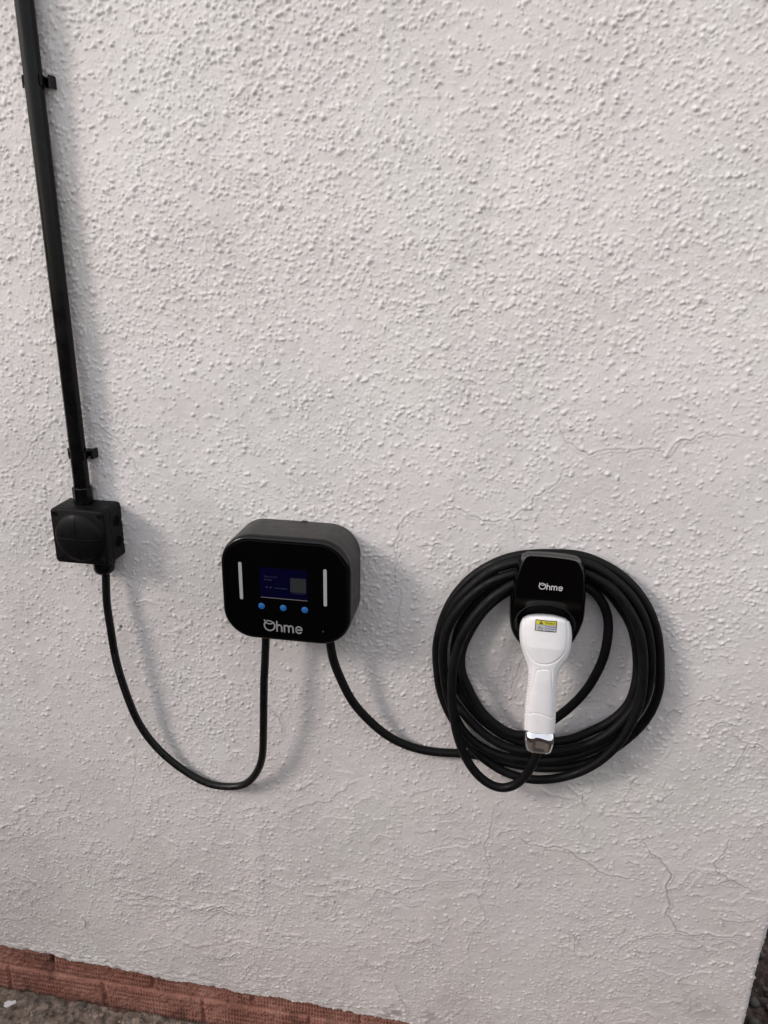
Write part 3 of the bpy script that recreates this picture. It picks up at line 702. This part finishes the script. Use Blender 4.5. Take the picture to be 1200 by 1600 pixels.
# ------------------------------------------------------------------ white plug
plug = empty('charging_plug', (.075, -.06, .90), 'white charging plug with a chrome end, hanging nose up in the black holster', 'plug')
rows = [(960, 846, 864), (961.3, 834, 875), (963.5, 825, 884), (968, 817, 890), (977, 812.5, 893), (990, 811, 894), (1003, 811.5, 893), (1014, 814, 890.5), (1025, 817.5, 886.5), (1035, 821.5, 880), (1045, 824.5, 874), (1058, 825, 870.5),
        (1075, 823.5, 869.5), (1091, 821.5, 869), (1108, 819.8, 868.5), (1125, 818.6, 868), (1138, 818, 867.2), (1143, 818, 867)]
def axd(y): return np.interp(y, [955, 975, 1000, 1060, 1145], [.0585, .060, .062, .068, .071])       # depth of the handle's axis
def bfac(y): return np.interp(y, [959.5, 960.6, 962, 964, 968, 1010, 1040, 1145], [.008, .0165, .0210, .0232, .0240, .0250, .0210, .0195])
dense = []
ys = np.concatenate([np.linspace(960, 974, 30), np.linspace(975, 1141, 180)])
ry = [r[0] for r in rows]
xl = np.interp(ys, ry, [r[1] for r in rows]); xr = np.interp(ys, ry, [r[2] for r in rows])
for _ in range(3): pass
for it in range(12):
    xl[30:-2] = (xl[29:-3] + xl[30:-2] * 2 + xl[31:-1]) / 4; xr[30:-2] = (xr[29:-3] + xr[30:-2] * 2 + xr[31:-1]) / 4
NS = 150; PV_ = np.zeros((len(ys), NS + 1, 3))
for i, y in enumerate(ys):
    d = axd(y); a = at(xl[i], y, d); b = at(xr[i], y, d); cxp = (a.x + b.x) / 2; hw = (b.x - a.x) / 2; bd = bfac(y); z = (a.z + b.z) / 2; ex = 2 / 2.7
    for k in range(NS + 1):
        an = 2 * math.pi * k / NS; c, s = math.cos(an), math.sin(an)
        dy = bd * abs(s) ** ex * (1 if s > 0 else -1)                      # the sections lean with the handle
        PV_[i, k] = (cxp + hw * abs(c) ** ex * (1 if c > 0 else -1), -d + dy, z - .40 * dy)
# moulded lines on the front of the handle
def pol(pl, closed=False):
    P = catmull([at(x, y, .088) for x, y in pl + (pl[:1] if closed else [])], 8); return [(p.x, p.z) for p in P]
L1 = pol([(819.5, 966), (818.5, 985), (819, 1003), (822, 1018), (828, 1029), (836, 1036), (848, 1039), (862, 1037.5), (874, 1031), (882, 1022), (886, 1010), (887.5, 995), (887, 978)])
L2 = pol([(839, 1049), (847.5, 1046.5), (858, 1048), (862, 1053.5), (862.5, 1069), (864, 1091), (864.5, 1110), (864, 1123), (856, 1119), (843, 1114.5), (832, 1114), (826, 1117), (828, 1091), (834, 1069), (836.5, 1054)], True)
L3 = pol([(814, 1008), (818, 1026), (826, 1042), (829, 1058), (826, 1080), (823, 1110), (821.5, 1135)]); L4 = pol([(889, 1012), (884, 1028), (874, 1040), (868, 1052), (868, 1075), (867.5, 1100), (866.5, 1130)])
NRM = np.zeros_like(PV_); du = np.roll(PV_, -1, 1) - np.roll(PV_, 1, 1); dv = np.gradient(PV_, axis=0); NRM = np.cross(du, dv); NRM /= np.linalg.norm(NRM, axis=2, keepdims=True) + 1e-12
frontm = PV_[..., 1] < -.055
def segd(X, Z, P):
    best = np.full(X.shape, 9.)
    for (ax_, az), (bx_, bz) in zip(P[:-1], P[1:]):
        dx, dz = bx_ - ax_, bz - az; t = np.clip(((X - ax_) * dx + (Z - az) * dz) / (dx * dx + dz * dz + 1e-12), 0, 1)
        best = np.minimum(best, np.hypot(X - ax_ - t * dx, Z - az - t * dz))
    return best
disp = np.zeros(PV_.shape[:2])
for P, a, wd in ((L1, .0013, .0008), (L2, .0010, .0007), (L3, .0010, .0007), (L4, .0010, .0007)):
    disp -= a * np.exp(-(segd(PV_[..., 0], PV_[..., 2], P) / wd) ** 2)
ctr = PV_.mean(axis=1, keepdims=True); outw = PV_ - ctr; sgn = np.sign((NRM * outw).sum(-1)); NRM *= sgn[..., None]
rib = np.where((np.abs(outw[..., 0]) > .85 * np.abs(outw[..., 0]).max(axis=1, keepdims=True)) & (ys[:, None] > 1050) & (ys[:, None] < 1125), np.sin(ys[:, None] * 1.35) * .00035, 0)
PV_ += NRM * (disp * frontm + rib)[..., None]
PV_[:, -1] = PV_[:, 0]
me = grid_mesh(PV_); bm = bmesh.new(); bm.from_mesh(me); bmesh.ops.remove_doubles(bm, verts=bm.verts[:], dist=1e-6); bmesh.ops.holes_fill(bm, edges=[e for e in bm.edges if e.is_boundary], sides=0)
for zz in (max, min):
    z_ = zz(v.co.z for v in bm.verts); es = [e for e in bm.edges if e.is_boundary and all(abs(v.co.z - z_) < .002 for v in e.verts)]
    pass
bmesh.ops.recalc_face_normals(bm, faces=bm.faces[:]); bm.to_mesh(me); bm.free()
bvh = BVHTree.FromPolygons([v.co.copy() for v in me.vertices], [tuple(p.vertices) for p in me.polygons])
hnd = link('handle', me, M['white'], plug); sharp(hnd, 60)
def on_plug(x, z, e=.0004):
    h = bvh.ray_cast(Vector((x, -.3, z)), Vector((0, 1, 0))); return (h[0].y if h[0] else -.085) - e
# chrome end
ch = []
for y, k_, bk in ((1138, .93, .93), (1141.6, .985, .95), (1143, 1.01, 1.0), (1149, 1.015, 1.20), (1153, 1.01, 1.30), (1156, .99, 1.28), (1163, .94, 1.08), (1170, .86, .88), (1173, .76, .78), (1174.5, .40, .42)):
    d = axd(min(y, 1143)); a = at(818, y, d); b = at(867, y, d); cxp = (a.x + b.x) / 2 - (y - 1141) * .00004; hw = (b.x - a.x) / 2 * k_; z = (a.z + b.z) / 2; ex = 2 / 3.4
    ch.append([Vector((cxp + hw * abs(math.cos(t)) ** ex * (1 if math.cos(t) > 0 else -1), -d + .0195 * bk * abs(math.sin(t)) ** ex * (1 if math.sin(t) > 0 else -1), z - .40 * .0195 * bk * abs(math.sin(t)) ** ex * (1 if math.sin(t) > 0 else -1))) for t in np.arange(80) * 2 * math.pi / 80])
vs = [p for r_ in ch for p in r_]; n = 80; fs = [(i * n + k, i * n + (k + 1) % n, (i + 1) * n + (k + 1) % n, (i + 1) * n + k) for i in range(len(ch) - 1) for k in range(n)] + [tuple(range(n)), tuple((len(ch) - 1) * n + k for k in range(n))]
# shallow scallops on the front of the chrome end
for i, v in enumerate(vs):
    q = i // n
    if 2 <= q <= 7 and v.y < -axd(1143) - .012:
        dx = v.x - sum(p.x for p in ch[q]) / n; v.y += .0036 * math.exp(-(dx / .010) ** 4) * (0, 0, 0, .1, .5, 1, 1, .8)[q] + .0004 * math.sin(dx * 2100) * (0, 0, .3, 1, 1, .6, .2, 0)[q]
put('chrome_collar', (vs, fs), M['chrome'], plug, 70)
# notice label on the handle
lx0, lx1, lz0, lz1 = .0625, .0940, 1.0445, 1.0632
def hit(px, py):
    d = (MR @ Vector((px - 600, 800 - py, -FPX))).normalized(); return bvh.ray_cast(Vector((0, -DIST, CAMZ)), d)[0]
q_ = [hit(*p) for p in ((836.5, 966.5), (870, 970.5), (836, 984.5), (869.5, 988.5))]
mx_ = sum(p.x for p in q_) / 4; mz_ = sum(p.z for p in q_) / 4; lw = (q_[1].x - q_[0].x + q_[3].x - q_[2].x) / 2; lh = (q_[0].z - q_[2].z + q_[1].z - q_[3].z) / 2
print('label size', lw, lh)
def gridrect(x0, x1, z0, z1, nx_=16, nz_=8):
    v = [Vector((x0 + (x1 - x0) * i / nx_, z0 + (z1 - z0) * j / nz_)) for j in range(nz_ + 1) for i in range(nx_ + 1)]
    return v, [(j * (nx_ + 1) + i, j * (nx_ + 1) + i + 1, (j + 1) * (nx_ + 1) + i + 1, (j + 1) * (nx_ + 1) + i) for j in range(nz_) for i in range(nx_)]
def lab(vf, e): return flat_to_world(vf, lambda x, z: on_plug(x, z, e))
b_ = .0010; xa, xb, za, zb = mx_ - lw / 2, mx_ + lw / 2, mz_ - lh / 2, mz_ + lh / 2; zm = za + (zb - za) * .60; xm = xa + (xb - xa) * .48
sticker = put('warning_label', lab(gridrect(xa, xb, za, zb), .0004), M['ink'], plug)
put('yellow_band', lab(gridrect(xa + b_, xb - b_, zm + .0002, zb - b_), .0006), M['yellow'], sticker)
put('grey_panel', lab(gridrect(xa + b_, xm - .0002, za + b_, zm - .0002, 8, 6), .0006), M['greyl'], sticker)
put('blue_panel', lab(gridrect(xm + .0002, xb - b_, za + b_, zm - .0002, 8, 6), .0006), M['bluel'], sticker)
sx = xa + (xb - xa) * .27; hb = (zb - zm) * .72; z0_ = zm + .0008
wr = [([Vector((sx - hb * .62, z0_)), Vector((sx + hb * .62, z0_)), Vector((sx, z0_ + hb))], [(0, 1, 2)])]
wr.append(shift2(text2d('Notice', .0052), xa + (xb - xa) * .44, zm + .0016))
hx, hz = xa + (xm - xa) * .52, (za + zm) / 2
wr.append(stroke(arc(hx, hz - .001, .0030, .0030, 200, 380, 12), .0005)); wr += [stroke([(hx - .003 + .0015 * k, hz - .001), (hx - .0034 + .0017 * k, hz + .0026 - .0004 * abs(k - 1))], .0005) for k in range(4)]
for k in range(3):
    xx = xm + .0014
    while xx < xb - b_ - .0022 - .002 * (k == 2):
        l = random.uniform(.0009, .0024); z_ = zm - .0028 - .0030 * k; wr.append(([Vector((xx, z_)), Vector((xx + l, z_)), Vector((xx + l, z_ + .0010)), Vector((xx, z_ + .0010))], [(0, 1, 2, 3)])); xx += l + .0005
put('label_print', lab(merge(*wr), .0008), M['ink'], sticker)
put('exclamation_mark', lab(merge(stroke([(sx, z0_ + hb * .62), (sx, z0_ + hb * .34)], .0007, 4), stroke([(sx, z0_ + hb * .16), (sx, z0_ + hb * .13)], .0007, 4)), .0010), M['yellow'], sticker)

# ------------------------------------------------------------------ charging cable: charger -> coil -> plug
T = [(515, 990, .048), (516, 1004, .048), (520.5, 1030, .044), (532, 1060, .040), (550, 1095, .036), (575, 1124, .030), (606, 1150, .023), (642, 1167, .017), (680, 1175, .014), (716, 1177, .012), (745, 1180, .011), (785, 1190, .011), (825, 1198, .012), (860, 1200, .014), (895, 1197, .016), (930, 1187, .017), (962, 1168, .018), (996, 1140, .018), (1018, 1110, .018), (1030, 1075, .018), (1031, 1035, .018), (1028, 996, .018), (1018, 961, .018), (999, 928, .018), (972, 900, .017), (941, 881, .017), (906, 868, .018), (860, 865, .019), (810, 868, .018), (770, 881, .018), (733, 905, .018), (705, 939, .018), (689, 977, .018), (682, 1014, .018), (684, 1051, .018), (688, 1078, .018), (698, 1106, .020), (711, 1130, .022),
 # lower arc, nearest of the coil at the right
 (727, 1156, .022), (743, 1174, .022), (762, 1190, .022), (790, 1207, .023), (825, 1217, .026), (852, 1218, .030), (880, 1214, .035), (913, 1203, .040), (946, 1182, .044), (972, 1154, .046), (990, 1122, .047), (1001, 1091, .047), (1005, 1055, .047), (1004, 1015, .046), (998, 985, .045), (984, 955, .043), (962, 925, .040), (935, 905, .036), (900, 890, .032), (850, 886, .030), (800, 897, .034), (765, 910, .036), (735, 932, .036), (713, 957, .036), (699, 983, .035), (692, 1014, .034), (693, 1048, .032), (699, 1086, .029), (711, 1120, .028),
 # third round
 (728, 1147, .029), (752, 1167, .029), (788, 1182, .029), (843, 1188, .028), (880, 1185, .028), (913, 1177, .028), (950, 1159, .029), (983, 1130, .030), (1006, 1097, .031), (1016, 1060, .031), (1017, 1020, .031), (1012, 985, .031), (1001, 955, .031), (982, 926, .031), (952, 900, .030), (915, 880, .030), (860, 875, .034), (805, 879, .032), (768, 892, .031), (736, 917, .030), (708, 948, .026), (694, 985, .021), (689, 1020, .020), (694, 1055, .019), (706, 1090, .018),
 # second from the inside
 (722, 1112, .030), (742, 1134, .032), (770, 1156, .033), (808, 1172, .034), (867, 1174, .034), (913, 1165, .036), (948, 1148, .038), (975, 1124, .036), (996, 1094, .033), (1004, 1058, .028), (1004, 1020, .027), (997, 985, .028), (980, 950, .027), (955, 920, .026), (920, 897, .026), (860, 890, .020), (800, 906, .020), (768, 919, .018), (740, 945, .018), (719, 977, .018), (710, 1014, .018), (711, 1050, .016), (719, 1080, .018),
 # inner lower strand to the right
 (736, 1106, .019), (760, 1130, .020), (790, 1150, .020), (825, 1161, .020), (866, 1159, .022), (895, 1154, .022), (922, 1143, .022), (954, 1127, .022), (979, 1104, .022), (991, 1078, .022), (996, 1045, .016), (994, 1010, .015), (985, 975, .015), (966, 944, .014), (945, 920, .014), (915, 903, .014), (860, 898, .012), (800, 920, .014), (762, 948, .018), (738, 980, .020), (722, 1015, .024), (721, 1048, .028),
 # last round, up inside on the right, over the hook and forward to the plug
 (733, 1078, .032), (752, 1111, .034), (782, 1138, .035), (812, 1149, .034), (840, 1139, .030), (869, 1122, .026), (897, 1099, .024), (919, 1074, .024), (936, 1044, .024), (945, 1020, .024), (950, 990, .024), (949, 962, .024), (938, 936, .025), (918, 917, .027), (888, 906, .030), (850, 902, .038), (815, 908, .046), (790, 920, .050), (766, 937, .052), (744, 960, .054), (727, 985, .055), (715, 1012, .055), (708, 1040, .055), (706, 1075, .054), (708, 1113, .053), (716, 1154, .052), (731, 1190, .050), (752, 1216, .049), (777, 1230, .049), (801, 1228, .052), (821, 1212, .058), (834, 1190, .065), (840, 1173, .070), (842, 1162, .071)]
cp = relax(catmull([at(*p) for p in T], 8), 5)
cc_ = put('charging_cable', tube(cp, .0071, 20), M['rubber'], None, 70)
tag(cc_, 'thick black charging cable running from the charger and coiled in loops round the holster', 'charging cable')

# ------------------------------------------------------------------ unseen fence and wall, added to shade the lower house wall
fence = empty('added_shade_fence', (-3.9, -.2, 0), 'dark timber fence added out of view at the left to shade the lower house wall', 'fence')
tim = mat('dark_timber', (.06, .045, .035), .75, .3, noise=(8, .3), bump=(30, .002))
vv = []
for k in range(13): vv.append(box(-3.92, -3.90, -2.2 + k * .155, -2.2 + k * .155 + .148, .03, 1.95))
put('fence_boards', merge(*vv), tim, fence)
put('rail', box(-3.898, -3.85, -2.2, -.17, .5, .58), tim, fence); put('rail', box(-3.898, -3.85, -2.2, -.17, 1.5, 1.58), tim, fence)
nb = empty('added_shade_wall', (0, -2.25, 0), 'low brick wall with a pale coping, added out of view to darken the lower house wall', 'wall')
bw = mat('shade_wall_brick', (.14, .085, .065), .85, .3, noise=(12, .35), bump=(40, .003))
put('brickwork', box(-3.8, 5, -2.47, -2.25, -.05, 1.40, .004), bw, nb); put('coping', box(-3.8, 5.05, -2.50, -2.22, 1.402, 1.46, .01), mat('coping_stone', (.25, .24, .22), .8), nb)
print('built', len(bpy.data.objects))
